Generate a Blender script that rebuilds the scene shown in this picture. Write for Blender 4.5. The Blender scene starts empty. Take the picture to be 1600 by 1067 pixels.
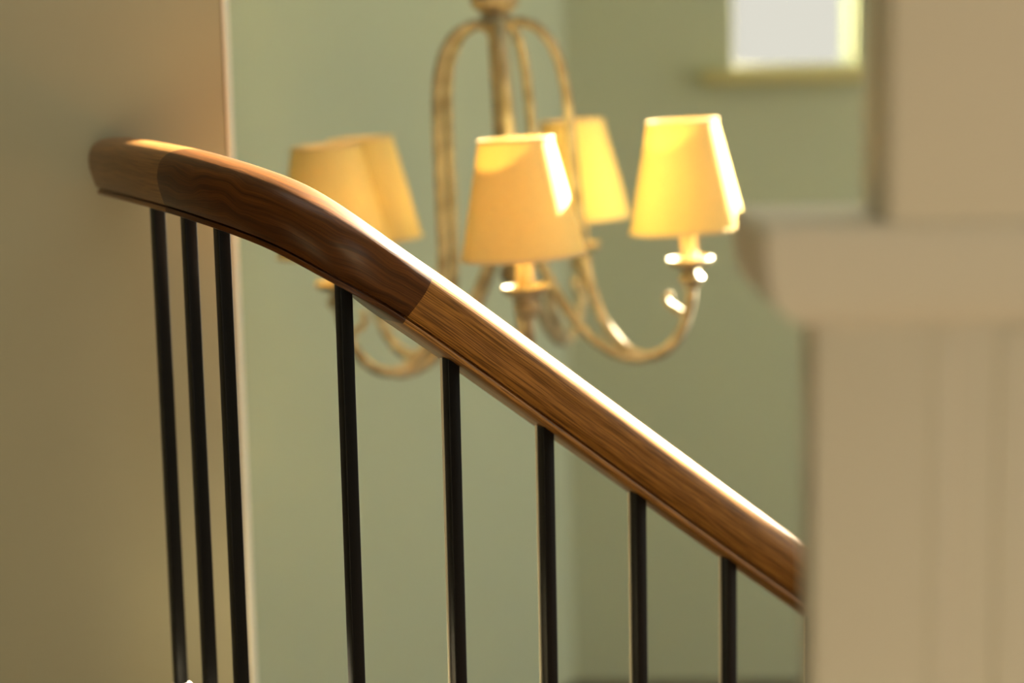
import bpy, bmesh, math, random
from mathutils import Vector, Matrix
random.seed(4)
R = math.radians
SC = bpy.context.scene
COL = SC.collection

# ------------------------------------------------------------------ camera
FPX, W, H = 2900.0, 1600.0, 1067.0
EYE = Vector((0, 0, 1.575))
PITCH, ROLL = R(8.7), R(1.18)
CAMROT = Matrix.Rotation(R(90) - PITCH, 4, 'X') @ Matrix.Rotation(-ROLL, 4, 'Z')
camd = bpy.data.cameras.new('camera')
cam = bpy.data.objects.new('camera', camd)
COL.objects.link(cam)
cam.matrix_world = Matrix.Translation(EYE) @ CAMROT
camd.sensor_width = 36
camd.lens = FPX / W * 36
camd.clip_start = 0.05
camd.dof.use_dof = True
camd.dof.focus_distance = 1.90
camd.dof.aperture_fstop = 1.9
SC.camera = cam

# ------------------------------------------------------------------ light
SC.view_settings.view_transform = 'Standard'
SC.view_settings.look = 'None'
SC.view_settings.gamma = 1
SC.view_settings.exposure = 0.3
world = bpy.data.worlds.new('world')
SC.world = world
world.use_nodes = True
bg = world.node_tree.nodes['Background']
bg.inputs[0].default_value = (0.89, 0.89, 0.77, 1)
bg.inputs[1].default_value = 1.55
SUN_AZ, SUN_EL = R(43), R(23)          # to the right of straight ahead, above the horizon
SUNV = Vector((math.cos(SUN_EL) * math.sin(SUN_AZ), math.cos(SUN_EL) * math.cos(SUN_AZ), math.sin(SUN_EL)))
sund = bpy.data.lights.new('sun', 'SUN')
sund.energy = 120
sund.angle = R(0.8)
sund.color = (1.0, 0.86, 0.66)
sun = bpy.data.objects.new('sun', sund)
COL.objects.link(sun)
sun.rotation_euler = SUNV.to_track_quat('Z', 'Y').to_euler()

# ------------------------------------------------------------------ helpers
def at(px, py, Y):
    """world point at distance Y ahead seen through photograph pixel (px, py)"""
    d = CAMROT.to_3x3() @ Vector(((px - W / 2) / FPX, (H / 2 - py) / FPX, -1))
    return EYE + d * (Y / d.y)

def tag(o, label=None, cat=None, group=None, kind=None):
    if label: o['label'] = label
    if cat: o['category'] = cat
    if group: o['group'] = group
    if kind: o['kind'] = kind
    return o

def empty(name, loc=(0, 0, 0)):
    o = bpy.data.objects.new(name, None)
    o.empty_display_size = 0.05
    o.location = loc
    COL.objects.link(o)
    return o

def obj(name, bm, mat, parent=None, smooth=False, angle=35):
    bmesh.ops.recalc_face_normals(bm, faces=bm.faces)
    me = bpy.data.meshes.new(name)
    bm.to_mesh(me)
    bm.free()
    if mat: me.materials.append(mat)
    if smooth:
        me.shade_smooth()
        me.set_sharp_from_angle(angle=R(angle))
    o = bpy.data.objects.new(name, me)
    COL.objects.link(o)
    if parent: o.parent = parent
    return o

def dup(o, name, parent):
    c = o.copy()
    c.name = name
    COL.objects.link(c)
    c.parent = parent
    return c

def add_box(bm, x0, x1, y0, y1, z0, z1, M=None):
    vs = [Vector((x, y, z)) for x in (x0, x1) for y in (y0, y1) for z in (z0, z1)]
    if M: vs = [M @ v for v in vs]
    v = [bm.verts.new(p) for p in vs]
    for f in ((0, 1, 3, 2), (4, 6, 7, 5), (0, 4, 5, 1), (2, 3, 7, 6), (0, 2, 6, 4), (1, 5, 7, 3)):
        bm.faces.new([v[i] for i in f])

def bevel(bm, w, seg=2):
    bmesh.ops.remove_doubles(bm, verts=bm.verts, dist=1e-6)
    bmesh.ops.bevel(bm, geom=bm.edges[:], offset=w, segments=seg, profile=0.5, affect='EDGES', clamp_overlap=True)

def catmull(pts, n):
    """n samples per span through pts (Vectors)"""
    out = []
    P = [pts[0] * 2 - pts[1]] + list(pts) + [pts[-1] * 2 - pts[-2]]
    for i in range(1, len(P) - 2):
        a, b, c, d = P[i - 1], P[i], P[i + 1], P[i + 2]
        for k in range(n):
            t = k / n
            out.append(0.5 * ((2 * b) + (c - a) * t + (2 * a - 5 * b + 4 * c - d) * t * t + (3 * b - a - 3 * c + d) * t ** 3))
    out.append(pts[-1].copy())
    return out

def resample(pts, step):
    L = [0]
    for a, b in zip(pts, pts[1:]): L.append(L[-1] + (b - a).length)
    n = max(2, int(round(L[-1] / step)))
    out, j = [], 0
    for i in range(n + 1):
        s = L[-1] * i / n
        while j < len(L) - 2 and L[j + 1] < s: j += 1
        t = (s - L[j]) / max(1e-9, L[j + 1] - L[j])
        out.append(pts[j].lerp(pts[j + 1], t))
    return out

def tube(bm, pts, radius, seg=12, cap=True):
    """round tube through pts; radius is a number or a list"""
    rad = radius if isinstance(radius, (list, tuple)) else [radius] * len(pts)
    T = [(pts[min(i + 1, len(pts) - 1)] - pts[max(i - 1, 0)]).normalized() for i in range(len(pts))]
    ref = Vector((0, 0, 1)) if abs(T[0].z) < 0.9 else Vector((1, 0, 0))
    N = (ref - T[0] * ref.dot(T[0])).normalized()
    rings = []
    for p, t, r in zip(pts, T, rad):
        N = (N - t * N.dot(t)).normalized()
        B = t.cross(N)
        rings.append([bm.verts.new(p + (N * math.cos(2 * math.pi * k / seg) + B * math.sin(2 * math.pi * k / seg)) * r) for k in range(seg)])
    for a, b in zip(rings, rings[1:]):
        for k in range(seg):
            bm.faces.new((a[k], a[(k + 1) % seg], b[(k + 1) % seg], b[k]))
    if cap:
        bm.faces.new(rings[0]); bm.faces.new(rings[-1])

def lathe(bm, prof, seg=24, center=(0, 0, 0), close=False):
    """prof: list of (r, z) revolved round Z"""
    c = Vector(center)
    rings = []
    for r, z in prof:
        if r < 1e-6:
            rings.append([bm.verts.new(c + Vector((0, 0, z)))])
        else:
            rings.append([bm.verts.new(c + Vector((r * math.cos(2 * math.pi * k / seg), r * math.sin(2 * math.pi * k / seg), z))) for k in range(seg)])
    pairs = list(zip(rings, rings[1:]))
    if close: pairs.append((rings[-1], rings[0]))
    for a, b in pairs:
        for k in range(seg):
            k2 = (k + 1) % seg
            if len(a) == 1 and len(b) == 1: continue
            if len(a) == 1: bm.faces.new((a[0], b[k], b[k2]))
            elif len(b) == 1: bm.faces.new((a[k], a[k2], b[0]))
            else: bm.faces.new((a[k], a[k2], b[k2], b[k]))

# ------------------------------------------------------------------ materials
def srgb(r, g, b):
    f = lambda c: (c / 255 / 12.92) if c / 255 <= 0.04045 else ((c / 255 + 0.055) / 1.055) ** 2.4
    return (f(r), f(g), f(b), 1)

def new_mat(name):
    m = bpy.data.materials.new(name)
    m.use_nodes = True
    return m, m.node_tree.nodes, m.node_tree.links, m.node_tree.nodes['Principled BSDF']

def paint(name, colour, rough=0.6, bump=0.03, scale=90, var=0.04):
    m, N, L, P = new_mat(name)
    tc = N.new('ShaderNodeTexCoord')
    n1 = N.new('ShaderNodeTexNoise'); n1.inputs['Scale'].default_value = 2.2; n1.inputs['Detail'].default_value = 4
    L.new(tc.outputs['Object'], n1.inputs['Vector'])
    mr = N.new('ShaderNodeMapRange'); mr.inputs['To Min'].default_value = 1 - var; mr.inputs['To Max'].default_value = 1 + var
    L.new(n1.outputs['Fac'], mr.inputs['Value'])
    mx = N.new('ShaderNodeVectorMath'); mx.operation = 'SCALE'; mx.inputs[0].default_value = colour[:3]
    L.new(mr.outputs[0], mx.inputs['Scale'])
    L.new(mx.outputs[0], P.inputs['Base Color'])
    n2 = N.new('ShaderNodeTexNoise'); n2.inputs['Scale'].default_value = scale; n2.inputs['Detail'].default_value = 3
    L.new(tc.outputs['Object'], n2.inputs['Vector'])
    bp = N.new('ShaderNodeBump'); bp.inputs['Strength'].default_value = bump; bp.inputs['Distance'].default_value = 0.002
    L.new(n2.outputs['Fac'], bp.inputs['Height'])
    L.new(bp.outputs[0], P.inputs['Normal'])
    P.inputs['Roughness'].default_value = rough
    return m

def wood(name, light, mid, dark, figure=0.0, rough=0.33, seed=0.0, pore=0.75):
    """grain runs along U of the sweep (metres along the rail); V runs round the section (metres)"""
    m, N, L, P = new_mat(name)
    uv = N.new('ShaderNodeUVMap'); uv.uv_map = 'UVMap'
    wob = N.new('ShaderNodeTexNoise'); wob.inputs['Scale'].default_value = 11; wob.inputs['Detail'].default_value = 2
    L.new(uv.outputs[0], wob.inputs['Vector'])
    ws = N.new('ShaderNodeVectorMath'); ws.operation = 'SCALE'; ws.inputs['Scale'].default_value = 0.004 + 0.06 * figure
    L.new(wob.outputs['Color'], ws.inputs[0])
    ad = N.new('ShaderNodeVectorMath'); ad.operation = 'ADD'
    L.new(uv.outputs[0], ad.inputs[0]); L.new(ws.outputs[0], ad.inputs[1])
    def layer(su, sv, detail, k):
        mp = N.new('ShaderNodeMapping'); mp.inputs['Scale'].default_value = (su, sv, 1); mp.inputs['Location'].default_value = (seed * k, seed * 3 + k, 0)
        L.new(ad.outputs[0], mp.inputs['Vector'])
        n = N.new('ShaderNodeTexNoise'); n.inputs['Scale'].default_value = 1.0; n.inputs['Detail'].default_value = detail; n.inputs['Roughness'].default_value = 0.6
        L.new(mp.outputs[0], n.inputs['Vector'])
        return n
    band = layer(3.5 + 4 * figure, 130, 3, 1)
    pores = layer(15, 760, 2, 2)
    r1 = N.new('ShaderNodeValToRGB')
    e = r1.color_ramp.elements
    e[0].position, e[0].color = 0.36, mid
    e[1].position, e[1].color = 0.64, light
    L.new(band.outputs['Fac'], r1.inputs['Fac'])
    r2 = N.new('ShaderNodeValToRGB')
    e = r2.color_ramp.elements
    e[0].position, e[0].color = 0.40, (1, 1, 1, 1)
    e[1].position, e[1].color = 0.56, (0, 0, 0, 1)
    L.new(pores.outputs['Fac'], r2.inputs['Fac'])
    pf = N.new('ShaderNodeMath'); pf.operation = 'MULTIPLY'; pf.inputs[1].default_value = pore
    L.new(r2.outputs[0], pf.inputs[0])
    mx = N.new('ShaderNodeMix'); mx.data_type = 'RGBA'
    L.new(pf.outputs[0], mx.inputs[0]); L.new(r1.outputs[0], mx.inputs[6]); mx.inputs[7].default_value = dark
    L.new(mx.outputs[2], P.inputs['Base Color'])
    bp = N.new('ShaderNodeBump'); bp.inputs['Strength'].default_value = 0.10; bp.inputs['Distance'].default_value = 0.0004
    bp.invert = True
    L.new(r2.outputs[0], bp.inputs['Height'])
    L.new(bp.outputs[0], P.inputs['Normal'])
    P.inputs['Roughness'].default_value = rough
    P.inputs['Specular IOR Level'].default_value = 0.22
    P.inputs['Coat Weight'].default_value = 0.18
    P.inputs['Coat Roughness'].default_value = 0.22
    return m

def metal(name, c0, c1, rough=0.38, metallic=0.9):
    m, N, L, P = new_mat(name)
    tc = N.new('ShaderNodeTexCoord')
    n = N.new('ShaderNodeTexNoise'); n.inputs['Scale'].default_value = 35; n.inputs['Detail'].default_value = 4
    L.new(tc.outputs['Object'], n.inputs['Vector'])
    r = N.new('ShaderNodeValToRGB')
    r.color_ramp.elements[0].position, r.color_ramp.elements[0].color = 0.35, c0
    r.color_ramp.elements[1].position, r.color_ramp.elements[1].color = 0.65, c1
    L.new(n.outputs['Fac'], r.inputs['Fac'])
    L.new(r.outputs[0], P.inputs['Base Color'])
    P.inputs['Metallic'].default_value = metallic
    P.inputs['Roughness'].default_value = rough
    return m

def fabric(name, colour):
    m, N, L, P = new_mat(name)
    N.remove(P)
    out = [n for n in N if n.type == 'OUTPUT_MATERIAL'][0]
    tc = N.new('ShaderNodeTexCoord')
    wv = N.new('ShaderNodeTexNoise'); wv.inputs['Scale'].default_value = 260
    L.new(tc.outputs['Object'], wv.inputs['Vector'])
    mr = N.new('ShaderNodeMapRange'); mr.inputs['To Min'].default_value = 0.88; mr.inputs['To Max'].default_value = 1.1
    L.new(wv.outputs['Fac'], mr.inputs['Value'])
    mx = N.new('ShaderNodeVectorMath'); mx.operation = 'SCALE'; mx.inputs[0].default_value = colour[:3]
    L.new(mr.outputs[0], mx.inputs['Scale'])
    d = N.new('ShaderNodeBsdfDiffuse'); t = N.new('ShaderNodeBsdfTranslucent')
    L.new(mx.outputs[0], d.inputs['Color']); L.new(mx.outputs[0], t.inputs['Color'])
    mix = N.new('ShaderNodeMixShader'); mix.inputs[0].default_value = 0.14
    L.new(d.outputs[0], mix.inputs[1]); L.new(t.outputs[0], mix.inputs[2])
    L.new(mix.outputs[0], out.inputs['Surface'])
    return m

def pane_mat(name, tint):
    m, N, L, P = new_mat(name)
    N.remove(P)
    out = [n for n in N if n.type == 'OUTPUT_MATERIAL'][0]
    tr = N.new('ShaderNodeBsdfTransparent'); tr.inputs['Color'].default_value = (*tint, 1)
    gl = N.new('ShaderNodeBsdfGlossy'); gl.inputs['Roughness'].default_value = 0.05
    mix = N.new('ShaderNodeMixShader'); mix.inputs[0].default_value = 0.06
    L.new(tr.outputs[0], mix.inputs[1]); L.new(gl.outputs[0], mix.inputs[2])
    L.new(mix.outputs[0], out.inputs['Surface'])
    return m

M_GREEN = paint('sage_green_paint', srgb(186, 194, 168), 0.75)
M_CREAM = paint('cream_wall_paint', srgb(172, 167, 140), 0.7)
M_TRIM = paint('cream_trim_paint', srgb(220, 214, 196), 0.5)
M_WHITE = paint('white_gloss_paint', srgb(236, 232, 218), 0.35)
M_HALL = paint('hall_grey_green_paint', srgb(104, 99, 82), 0.75)
M_STRING = paint('string_paint', srgb(112, 102, 82), 0.5)
M_SILL = paint('pale_sill_paint', srgb(196, 188, 132), 0.45)
M_OAK = wood('oak', srgb(182, 126, 60), srgb(142, 94, 38), srgb(72, 43, 14), 0.0, 0.34, 0.0, 0.7)
M_OAK2 = wood('oak_end', srgb(158, 110, 56), srgb(128, 86, 40), srgb(78, 48, 20), 0.08, 0.36, 3.1, 0.5)
M_DARK = wood('walnut_brown', srgb(104, 60, 18), srgb(74, 41, 10), srgb(38, 20, 4), 0.7, 0.38, 7.7, 0.45)
M_FLOOR = paint('red_brown_floor', srgb(84, 66, 50), 0.5, 0.02, 40, 0.15)
M_METAL = metal('antique_brass', srgb(138, 128, 104), srgb(184, 174, 148), 0.55, 0.45)
M_BLACK, _n, _l, _p = new_mat('black_iron_paint')
_p.inputs['Base Color'].default_value = (0.003, 0.003, 0.003, 1)
_p.inputs['Roughness'].default_value = 0.35
_p.inputs['Specular IOR Level'].default_value = 0.18
_nn = _n.new('ShaderNodeTexNoise'); _nn.inputs['Scale'].default_value = 55
_b = _n.new('ShaderNodeBump'); _b.inputs['Strength'].default_value = 0.08; _b.inputs['Distance'].default_value = 0.001
_l.new(_nn.outputs['Fac'], _b.inputs['Height']); _l.new(_b.outputs[0], _p.inputs['Normal'])
M_SHADE = fabric('golden_shade_fabric', srgb(250, 226, 152))
M_SHTRIM = fabric('shade_trim', srgb(236, 214, 168))
M_EDGE_GLINT = paint('painted_edge_glint', srgb(238, 230, 205), 0.3)  # pale colour standing in for the glint along bar edges
M_CANDLE = paint('ivory_candle_sleeve', srgb(226, 206, 164), 0.45)
M_BULB, _n, _l, _p = new_mat('warm_bulb')
_p.inputs['Base Color'].default_value = (0.9, 0.85, 0.7, 1)
_p.inputs['Emission Color'].default_value = (1.0, 0.80, 0.46, 1)
_p.inputs['Emission Strength'].default_value = 105
M_PANE = pane_mat('clear_pane', (0.95, 0.97, 0.96))
M_PANE2 = pane_mat('tinted_pane', (0.645, 0.635, 0.635))

# ------------------------------------------------------------------ the room
CORNER = Vector((0.14, 4.55, 0))       # inside corner of the stairwell
WT = 0.45
def wall_with_holes(name, M, length, height, holes, mat):
    """wall in local x (along) / z, front face at y=0, thickness towards +y; holes are x0,x1,z0,z1"""
    xs = sorted({0, length, *[h[0] for h in holes], *[h[1] for h in holes]})
    zs = sorted({0, height, *[h[2] for h in holes], *[h[3] for h in holes]})
    solid = {}
    for i in range(len(xs) - 1):
        for j in range(len(zs) - 1):
            cx, cz = (xs[i] + xs[i + 1]) / 2, (zs[j] + zs[j + 1]) / 2
            solid[i, j] = not any(h[0] < cx < h[1] and h[2] < cz < h[3] for h in holes)
    bm = bmesh.new()
    V = {}
    def v(x, y, z):
        k = (round(x, 5), y, round(z, 5))
        if k not in V: V[k] = bm.verts.new(M @ Vector((x, y, z)))
        return V[k]
    for (i, j), s in solid.items():
        if not s: continue
        x0, x1, z0, z1 = xs[i], xs[i + 1], zs[j], zs[j + 1]
        for y in (0, WT): bm.faces.new((v(x0, y, z0), v(x1, y, z0), v(x1, y, z1), v(x0, y, z1)))
        for di, dj, a, b in ((-1, 0, (x0, z0), (x0, z1)), (1, 0, (x1, z0), (x1, z1)), (0, -1, (x0, z0), (x1, z0)), (0, 1, (x0, z1), (x1, z1))):
            if not solid.get((i + di, j + dj), False):
                bm.faces.new((v(a[0], 0, a[1]), v(b[0], 0, b[1]), v(b[0], WT, b[1]), v(a[0], WT, a[1])))
    return tag(obj(name, bm, mat), kind='structure')

# right-hand green wall runs from the corner towards the right and the viewer
PHI = R(3)
MR = Matrix.Translation(CORNER) @ Matrix.Rotation(-PHI, 4, 'Z')
def on_wall(px, py):
    d = at(px, py, 1.0) - EYE
    Mi = MR.inverted()
    a, e = Mi @ EYE, Mi.to_3x3() @ d
    q = a - e * (a.y / e.y)
    return q.x, q.z
WIN = (on_wall(1143, 60)[0], on_wall(1352, 60)[0], on_wall(1240, 106)[1], on_wall(1240, 106)[1] + 0.75)        # small window in view
SUNWIN = (1.62, 2.70, 2.125, 3.23)        # unseen higher window, added along the same wall to shape the sun beam
wall_with_holes('wall_right', MR, 4.6, 5.2, [WIN, SUNWIN], M_GREEN)
# left-hand green wall
ML = Matrix.Translation(CORNER) @ Matrix.Rotation(R(180) + R(62), 4, 'Z') @ Matrix.Scale(-1, 4, (0, 1, 0))
wall_with_holes('wall_back', ML, 2.6, 4.5, [], M_GREEN)

def window(name, M, h, pane):
    x0, x1, z0, z1 = h
    root = empty(name)
    tag(root, kind='structure')
    bm = bmesh.new()
    fw = 0.010
    for a in ((x0, x0 + fw, z0, z1), (x1 - fw, x1, z0, z1), (x0 + fw, x1 - fw, z0, z0 + fw), (x0 + fw, x1 - fw, z1 - fw, z1)):
        add_box(bm, a[0], a[1], 0.12, 0.17, a[2], a[3], M)
    obj('window_frame', bm, M_WHITE, root)
    bm = bmesh.new()
    add_box(bm, x0 + fw, x1 - fw, 0.142, 0.147, z0 + fw, z1 - fw, M)
    obj('window_pane', bm, pane, root)
    bm = bmesh.new()
    add_box(bm, x0 - 0.075, x1 + 0.008, -0.06, 0.0, z0 - 0.036, z0, M)
    bevel(bm, 0.009, 3)
    obj('window_sill', bm, M_SILL, root, True)
    return root
window('window_1', MR, WIN, M_PANE2)
window('added_window_2', MR, SUNWIN, M_PANE)

# cream wall end on the left, with its narrow return
WL_E = at(350, 120, 2.29)
aw = R(5)
MW = Matrix.Translation((WL_E.x, WL_E.y, 0)) @ Matrix.Rotation(aw, 4, 'Z')
bm = bmesh.new()
add_box(bm, -2.2, 0, 0, 0.10, 0, 4.2, MW)
bevel(bm, 0.003, 2)
tag(obj('wall_left', bm, M_CREAM, None, True), kind='structure')

# side wall of the hall
bm = bmesh.new()
add_box(bm, -1.75, -1.6, -1.5, 2.2, 0, 2.9)
tag(obj('wall_side', bm, M_HALL), kind='structure')
# wall behind the viewer with an opening added to light the pier, and the right side closed as far as the stairwell
MF = Matrix.Translation((3.2, -1.5, 0)) @ Matrix.Rotation(R(180), 4, 'Z')
wall_with_holes('wall_front', MF, 4.95, 2.9, [(0.9, 2.9, 0.8, 2.3)], M_HALL)
bm = bmesh.new()
add_box(bm, 3.05, 3.2, -1.5, 1.3, 0, 2.9)
add_box(bm, 3.05, 3.2, 1.3, 4.2, 3.3, 4.6)
tag(obj('wall_end', bm, M_HALL), kind='structure')  # unseen; both pieces added to cut light on the right wall
# white strip added on the cream wall's end, standing in for sunlight
bm = bmesh.new()
add_box(bm, 0.0005, 0.0045, -0.0005, 0.10, 0, 4.2, MW)
tag(obj('sunlit_strip_1', bm, M_WHITE), kind='structure')
# floor of the hall
bm = bmesh.new()
add_box(bm, -3, 3.2, -1.5, 5.2, -0.2, 0.0)
tag(obj('floor', bm, M_FLOOR), kind='structure')
# ceiling over the stairwell
bm = bmesh.new()
add_box(bm, -2.4, 2.9, 2.1, 4.9, 4.5, 4.65)
# hall ceiling, with an unseen rooflight added to brighten the pier cap
add_box(bm, -3, 3.2, -1.5, 0.9, 2.9, 3.05)
add_box(bm, -3, -0.6, 0.9, 2.1, 2.9, 3.05)
add_box(bm, 1.4, 3.2, 0.9, 2.1, 2.9, 3.05)
add_box(bm, -3, 3.2, 2.0, 2.1, 2.9, 4.65)
CEIL = tag(obj('ceiling', bm, M_WHITE), kind='structure')

# ------------------------------------------------------------------ the balustrade
RAILPX = [(184, 259, 2.25), (212, 264, 2.16), (250, 272, 2.075), (300, 284, 1.995), (350, 299, 1.94), (400, 316, 1.905),
          (450, 336, 1.88), (500, 364, 1.868), (552, 398, 1.866), (602, 434, 1.876), (700, 502, 1.912),
          (838, 602, 1.967), (985, 709, 2.028), (1125, 811, 2.088), (1261, 908, 2.148), (1380, 993, 2.205)]
rail = resample(catmull([at(*p) for p in RAILPX], 24), 0.006)
# smooth a little
for it in range(6):
    rail = [rail[0]] + [(rail[i - 1] + rail[i] * 2 + rail[i + 1]) / 4 for i in range(1, len(rail) - 1)] + [rail[-1]]

def half(prof):
    """mirror a half section (w>=0, from bottom to top) into a closed one"""
    return [(w, h) for w, h in prof] + [(-w, h) for w, h in reversed(prof) if w > 1e-6]

BODY = [(0.0, -0.0235), (0.0245, -0.0235), (0.0258, -0.0222), (0.0290, -0.013), (0.0318, -0.003), (0.0328, 0.005), (0.0322, 0.0125),
        (0.0302, 0.0190), (0.0268, 0.0240), (0.0218, 0.0278), (0.0155, 0.0303), (0.0080, 0.0317), (0.0, 0.0322)]
BASE = [(0.0, -0.0312), (0.0232, -0.0312), (0.0243, -0.0304), (0.0246, -0.0270), (0.0238, -0.0258), (0.0195, -0.0254), (0.0190, -0.0232), (0.0, -0.0232)]

def frame(i):
    t = (rail[min(i + 1, len(rail) - 1)] - rail[max(i - 1, 0)]).normalized()
    s = Vector((t.y, -t.x, 0)).normalized()        # towards the viewer
    n = s.cross(t).normalized()
    if n.z < 0: n = -n
    return t, s, n

def densify(sec, n=3):
    out = []
    for a, b in zip(sec, sec[1:] + sec[:1]):
        for k in range(n): out.append((a[0] + (b[0] - a[0]) * k / n, a[1] + (b[1] - a[1]) * k / n))
    return out

def sweep(name, sec, i0, i1, mat, parent, gap=0.0):
    """sweep the closed section sec along rail samples i0..i1"""
    bm = bmesh.new()
    uvl = bm.loops.layers.uv.new('UVMap')
    # cumulative lengths
    S = [0]
    for a, b in zip(rail, rail[1:]): S.append(S[-1] + (b - a).length)
    P = [0]
    n = len(sec)
    for k in range(n):
        a, b = sec[k], sec[(k + 1) % n]
        P.append(P[-1] + math.hypot(b[0] - a[0], b[1] - a[1]))
    rings = []
    for i in range(i0, i1 + 1):
        t, s, u = frame(i)
        rings.append([bm.verts.new(rail[i] + s * w + u * h) for w, h in sec])
    for j in range(len(rings) - 1):
        a, b = rings[j], rings[j + 1]
        for k in range(n):
            k2 = (k + 1) % n
            f = bm.faces.new((a[k], a[k2], b[k2], b[k]))
            for lp, (ii, kk) in zip(f.loops, ((j, k), (j, k + 1), (j + 1, k + 1), (j + 1, k))):
                lp[uvl].uv = (S[i0 + ii], P[kk])
    for ring in (rings[0], rings[-1]):
        f = bm.faces.new(ring)
        for lp, (w, h) in zip(f.loops, sec): lp[uvl].uv = (w, h)
    return obj(name, bm, mat, parent, True, 40)

def rail_index(px, drop=0.0):
    """sample whose centre (or underside) lies nearest photograph column px"""
    best = None
    for i, p in enumerate(rail):
        p = p - frame(i)[2] * drop
        q = CAMROT.to_3x3().inverted() @ (p - EYE)
        x = W / 2 + FPX * q.x / -q.z
        if best is None or abs(x - px) < best[0]: best = (abs(x - px), i)
    return best[1]

bal = empty('stair_balustrade', (rail[0].x, rail[0].y, 0))
tag(bal, 'curved stair balustrade with polished wooden handrail on square black iron balusters', 'balustrade')
bpy.context.view_layer.update()
BI = bal.matrix_world.inverted()
J0, J1, N1 = rail_index(294), rail_index(634), len(rail) - 1
K = 1.065
bodyS, baseS = half([(w * K, h * K) for w, h in BODY]), half([(w * K, h * K) for w, h in BASE])
parts = []
for nm, a, b, m, lab in (('rail_end_section', 0, J0, M_OAK2, 'pale brown oak end section of the rail set into the wall'),
                         ('rail_easing', J0, J1, M_DARK, 'dark walnut-brown curved easing of the rail'),
                         ('rail_section', J1, N1, M_OAK, 'golden oak straight sloping section of the rail')):
    o = sweep(nm, bodyS, a, b, m, bal)
    o.matrix_parent_inverse = BI
    o['label'] = lab
    s = sweep('base_strip', baseS, a, b, m, o)
    pass

# balusters: square bars set square to the straight flight, one per column of the photograph
tdir, _, _ = frame(rail_index(900))
bang = math.atan2(tdir.y, tdir.x)
DROP = 0.565
bm = bmesh.new()
add_box(bm, -0.0070, 0.0070, -0.0070, 0.0070, -1, 0)
bmesh.ops.bevel(bm, geom=[e for e in bm.edges if abs(e.verts[0].co.z - e.verts[1].co.z) > 0.5], offset=0.0011, segments=3, profile=0.5, affect='EDGES')
bar0 = None
bmc = bmesh.new()
lathe(bmc, [(0, 0.0), (0.0165, 0.0), (0.0165, 0.005), (0.0150, 0.010), (0.0115, 0.015), (0.0092, 0.0165), (0, 0.0165)], 20)
col0 = edge0 = None
BALPX = [246, 294, 347, 540, 702, 852, 997, 1138, 1273, 1372]
foot = []
for px in BALPX:
    i = rail_index(px, 0.0332)
    p = rail[i]
    t, s, u = frame(i)
    top = p - u * 0.0332
    L = DROP + (0.0 if px < 250 else 0.014) + (0.018 if px < 250 else 0.0)
    if bar0 is None:
        bar0 = obj('baluster', bm, M_BLACK, None, True, 60); b = bar0
        col0 = obj('foot_collar', bmc, M_WHITE, None, True, 50); c = col0
    else:
        b = bar0.copy(); COL.objects.link(b)
        c = col0.copy(); COL.objects.link(c)
    b.parent = bal
    b.matrix_parent_inverse = BI
    b.location = (top.x, top.y, top.z + 0.004)
    b.rotation_euler = (0, 0, bang)
    b.scale = (1, 1, L)
    foot.append(Vector((top.x, top.y, top.z + 0.004 - L)))
    if px > 600:                        # pale strip painted in for light caught on the flight's bar edges
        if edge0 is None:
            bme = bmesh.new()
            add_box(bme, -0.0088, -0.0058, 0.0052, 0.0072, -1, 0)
            e_ = edge0 = obj('edge_glint', bme, M_EDGE_GLINT)
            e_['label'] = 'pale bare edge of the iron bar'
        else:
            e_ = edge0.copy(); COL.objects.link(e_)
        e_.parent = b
    c.parent = b
    c.scale = (1, 1, 1 / L)
    c.location = (0, 0, -1 + 0.0005)

# closed string under the balusters, following the rail
bm = bmesh.new()
secs = []
for i in range(rail_index(246, 0.0332) - 3, len(rail), 4):
    t, s, u = frame(i)
    p = rail[i] - u * 0.0332
    zt = p.z - DROP - 0.012
    # keep the capping straight between feet
    secs.append((p, s, zt))
rings = []
for p, s, zt in secs:
    q = Vector((p.x, p.y, 0))
    rings.append([bm.verts.new(q + s * 0.014 + Vector((0, 0, 0.0))), bm.verts.new(q + s * 0.014 + Vector((0, 0, zt - 0.03))),
                  bm.verts.new(q + s * 0.018 + Vector((0, 0, zt - 0.03))), bm.verts.new(q + s * 0.018 + Vector((0, 0, zt - 0.006))),
                  bm.verts.new(q - s * 0.018 + Vector((0, 0, zt - 0.006))), bm.verts.new(q - s * 0.018 + Vector((0, 0, zt - 0.03))),
                  bm.verts.new(q - s * 0.014 + Vector((0, 0, zt - 0.03))), bm.verts.new(q - s * 0.014)])
for a, b in zip(rings, rings[1:]):
    for k in range(8): bm.faces.new((a[k], a[(k + 1) % 8], b[(k + 1) % 8], b[k]))
bm.faces.new(rings[0]); bm.faces.new(rings[-1])
st_ = obj('string_board', bm, M_STRING, bal)
st_.matrix_parent_inverse = BI
st_['label'] = 'stone coloured closed string carrying the balusters'

# ------------------------------------------------------------------ chandelier
CH_D = 2.80
chp = at(795, 290, CH_D)
px2m = CH_D / FPX
ch = empty('chandelier', (chp.x, chp.y, chp.z))
ch.rotation_euler = (R(0), R(-3.0), 0)
tag(ch, 'five-armed antique brass chandelier with golden fabric candle shades', 'chandelier')
def zy(y): return (290 - y) * px2m      # height above the origin for a photograph row

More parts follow.
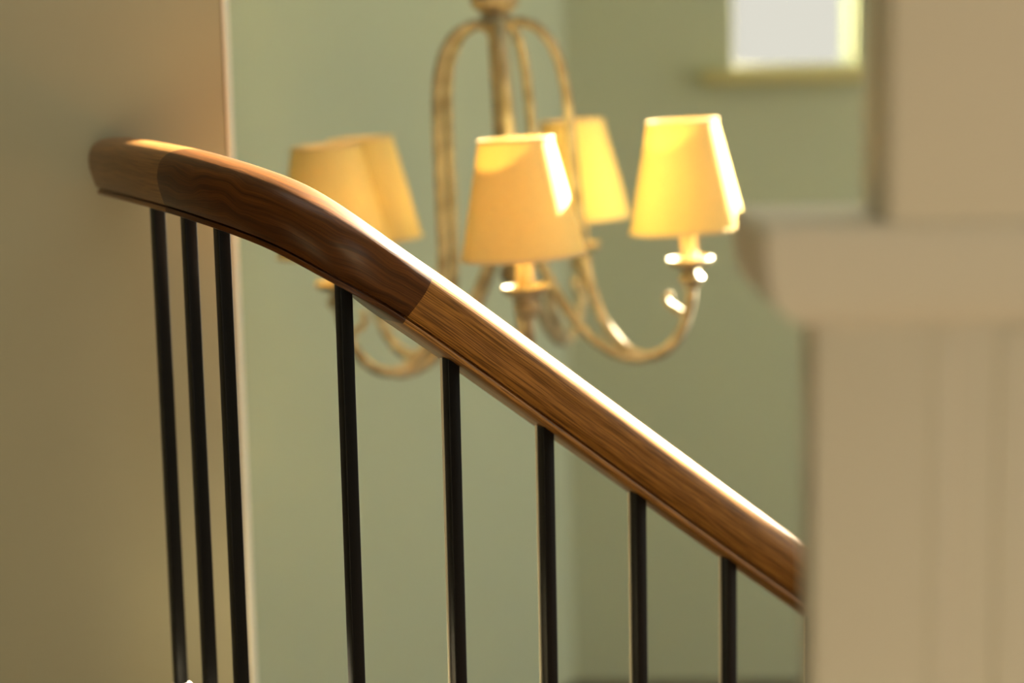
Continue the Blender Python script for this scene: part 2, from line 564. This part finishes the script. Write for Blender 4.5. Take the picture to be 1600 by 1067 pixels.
# central column, hub and hanging rod
bm = bmesh.new()
lathe(bm, [(0, zy(470)), (0.010, zy(466)), (0.014, zy(458)), (0.010, zy(448)), (0.020, zy(440)), (0.024, zy(428)), (0.018, zy(414)),
           (0.013, zy(404)), (0.017, zy(396)), (0.0185, zy(300)), (0.0165, zy(150)), (0.0145, zy(60)), (0.019, zy(52)), (0.019, zy(44)), (0, zy(44))], 24)
obj('column', bm, M_METAL, ch, True)
bm = bmesh.new()
lathe(bm, [(0, zy(52)), (0.022, zy(50)), (0.029, zy(40)), (0.024, zy(30)), (0.020, zy(25)), (0.034, zy(14)), (0.038, zy(2)), (0.034, zy(-8)), (0.018, zy(-22)), (0.009, zy(-34)), (0, zy(-34))], 28)
obj('hub', bm, M_METAL, ch, True)
bm = bmesh.new()
tube(bm, [Vector((0, 0, zy(-30))), Vector((0, 0, 3.13))], 0.0065, 10)
obj('hanging_rod', bm, M_METAL, ch, True)

# an arm, built in its own radial plane (x outwards)
def arm_mesh():
    px = lambda r, y: Vector((r * px2m, 0, zy(y)))
    bm = bmesh.new()
    hoop = [px(12, 42), px(40, 40), px(68, 54), px(88, 84), px(99, 126), px(104, 180), px(107, 260), px(110, 340), px(113, 400), px(121, 455),
            px(140, 512), px(170, 552), px(205, 566), px(240, 552), px(263, 520), px(276, 482), px(279, 462)]
    tube(bm, resample(catmull(hoop, 8), 0.008), 0.0080, 12)
    brace = [px(20, 380), px(36, 400), px(52, 435), px(76, 482), px(105, 522), px(140, 552), px(172, 566), px(200, 569)]
    tube(bm, resample(catmull(brace, 8), 0.008), 0.0085, 12)
    # small scroll knob inside the curl
    tube(bm, [px(262, 500), px(252, 492), px(243, 486), px(238, 478), px(242, 470), px(250, 472)], [0.006, 0.006, 0.0055, 0.005, 0.005, 0.004], 10)
    return bm
arm_me = None
SH_T, SH_B = 0.0505, 0.0850
def shade_mesh():
    bm = bmesh.new()
    h0, h1 = zy(371), zy(207)
    t = 0.0012
    lathe(bm, [(SH_B, h0), (SH_T, h1), (SH_T - t, h1), (SH_B - t, h0)], 48, close=True)
    return bm
def trim_mesh(r, z):
    bm = bmesh.new()
    rr = 0.0024
    lathe(bm, [(r + rr * math.cos(a), z + rr * math.sin(a)) for a in [2 * math.pi * k / 8 for k in range(8)]], 48, close=True)
    return bm
ARMS = [87, 16, -66, -148, 171]           # bearings round the column, from the right towards the viewer
proto = None
for ang in ARMS:
    a = -R(ang)
    if proto is None:
        am = obj('arm', arm_mesh(), M_METAL, ch, True)
        bm = bmesh.new(); z0 = zy(462)
        lathe(bm, [(0, z0 - 0.004), (0.009, z0), (0.015, z0 + 0.006), (0.019, z0 + 0.016), (0.012, z0 + 0.024), (0.011, z0 + 0.032), (0, z0 + 0.032)], 20)
        cup = obj('socket_cup', bm, M_METAL, am, True)
        bm = bmesh.new(); z1 = z0 + 0.030
        lathe(bm, [(0, z1), (0.016, z1), (0.030, z1 + 0.006), (0.034, z1 + 0.014), (0.032, z1 + 0.016), (0.026, z1 + 0.010), (0.013, z1 + 0.006), (0, z1 + 0.006)], 28)
        pan = obj('drip_pan', bm, M_METAL, am, True)
        bm = bmesh.new()
        lathe(bm, [(0, z1 + 0.005), (0.0125, z1 + 0.005), (0.0125, z1 + 0.085), (0.0105, z1 + 0.090), (0, z1 + 0.090)], 20)
        candle = obj('candle_sleeve', bm, M_CANDLE, am, True)
        sh = obj('lamp_shade', shade_mesh(), M_SHADE, ch, True)
        t1 = obj('top_trim', trim_mesh(SH_T, zy(207)), M_SHTRIM, sh, True)
        t2 = obj('bottom_trim', trim_mesh(SH_B, zy(371)), M_SHTRIM, sh, True)
        bm = bmesh.new()
        zb = z1 + 0.090
        lathe(bm, [(0, zb - 0.002), (0.006, zb), (0.010, zb + 0.012), (0.0115, zb + 0.022), (0.009, zb + 0.034), (0.004, zb + 0.046), (0, zb + 0.052)], 16)
        bulb = obj('bulb', bm, M_BULB, am, True)
        # wire gallery that carries the shade on the candle
        bm = bmesh.new()
        zc = z1 + 0.085
        for k in range(3):
            q = 2 * math.pi * k / 3
            r_ = SH_B + (SH_T - SH_B) * 0.45
            zz = zy(371) + (zy(207) - zy(371)) * 0.45
            tube(bm, [Vector((0.008 * math.cos(q), 0.008 * math.sin(q), zc)), Vector((r_ * math.cos(q), r_ * math.sin(q), zz))], 0.0012, 6)
        wire = obj('shade_wire', bm, M_METAL, sh, True)
        R0 = 279 * px2m
        for o in (cup, pan, candle, bulb): o.location = (R0, 0, 0)
        proto = (am, [cup, pan, candle, bulb], sh, [t1, t2, wire])
    else:
        am = dup(proto[0], 'arm', ch)
        for o in proto[1]: dup(o, o.name.split('.')[0], am)
        sh = dup(proto[2], 'lamp_shade', ch)
        for o in proto[3]: dup(o, o.name.split('.')[0], sh)
    am.rotation_euler = (0, 0, a)
    sh.location = (R0 * math.cos(a), R0 * math.sin(a), 0)

# ------------------------------------------------------------------ cream pier in the foreground
PD = 1.08
capf = at(1300, 354, PD - 0.008)           # front top edge of the cap
ZC = capf.z
xl = at(1252, 750, PD + 0.045).x                  # left face of the pedestal
xs_ = at(1390, 200, PD - 0.006).x          # left face of the shaft above
pier = empty('pier', (xl + 0.2, PD + 0.08, 0))
tag(pier, 'cream painted pier with a moulded cap beside the stair rail', 'pier')
bpy.context.view_layer.update()
PI_ = pier.matrix_world.inverted()
def ppart(name, bm, smooth=False):
    o = obj(name, bm, M_TRIM, pier, smooth, 40)
    o.matrix_parent_inverse = PI_
    return o
bm = bmesh.new()
add_box(bm, xl, xl + 0.46, PD, PD + 0.045, 0, ZC - 0.045)
bevel(bm, 0.004, 2)
ppart('pedestal', bm, True)
# cap: a profile swept round the pedestal top (offset, height)
prof = [(0.0, -0.060), (0.006, -0.0585), (0.013, -0.0555), (0.019, -0.051), (0.0235, -0.045), (0.0262, -0.038), (0.0275, -0.030), (0.0285, -0.020), (0.029, -0.010),
        (0.0285, -0.005), (0.026, -0.001), (0.022, 0.0)]
bm = bmesh.new()
rings = []
for o_, h in prof:
    x0, x1, y0, y1 = xl - o_, xl + 0.46 + o_, PD - o_ * 0.3, PD + 0.13 + o_
    rings.append([bm.verts.new((x, y, ZC + h)) for x, y in ((x0, y0), (x1, y0), (x1, y1), (x0, y1))])
for a, b in zip(rings, rings[1:]):
    for k in range(4): bm.faces.new((a[k], a[(k + 1) % 4], b[(k + 1) % 4], b[k]))
bm.faces.new(rings[0]); bm.faces.new(rings[-1])
ppart('cap_moulding', bm, True)
bm = bmesh.new()
add_box(bm, xs_, xl + 0.44, PD - 0.006, PD + 0.075, ZC - 0.001, 2.9)
bevel(bm, 0.004, 2)
ppart('shaft', bm, True)
# vertical casing bead and outer band on the front
for x0p, x1p, d in ((1455, 1490, 0.0025), (1556, 1760, 0.003)):
    bm = bmesh.new()
    a, b = at(x0p, 700, PD).x, at(x1p, 700, PD).x
    add_box(bm, a, b, PD - d, PD + 0.002, 0.02, ZC - 0.062)
    bevel(bm, 0.003, 2)
    ppart('casing_bead', bm, True)
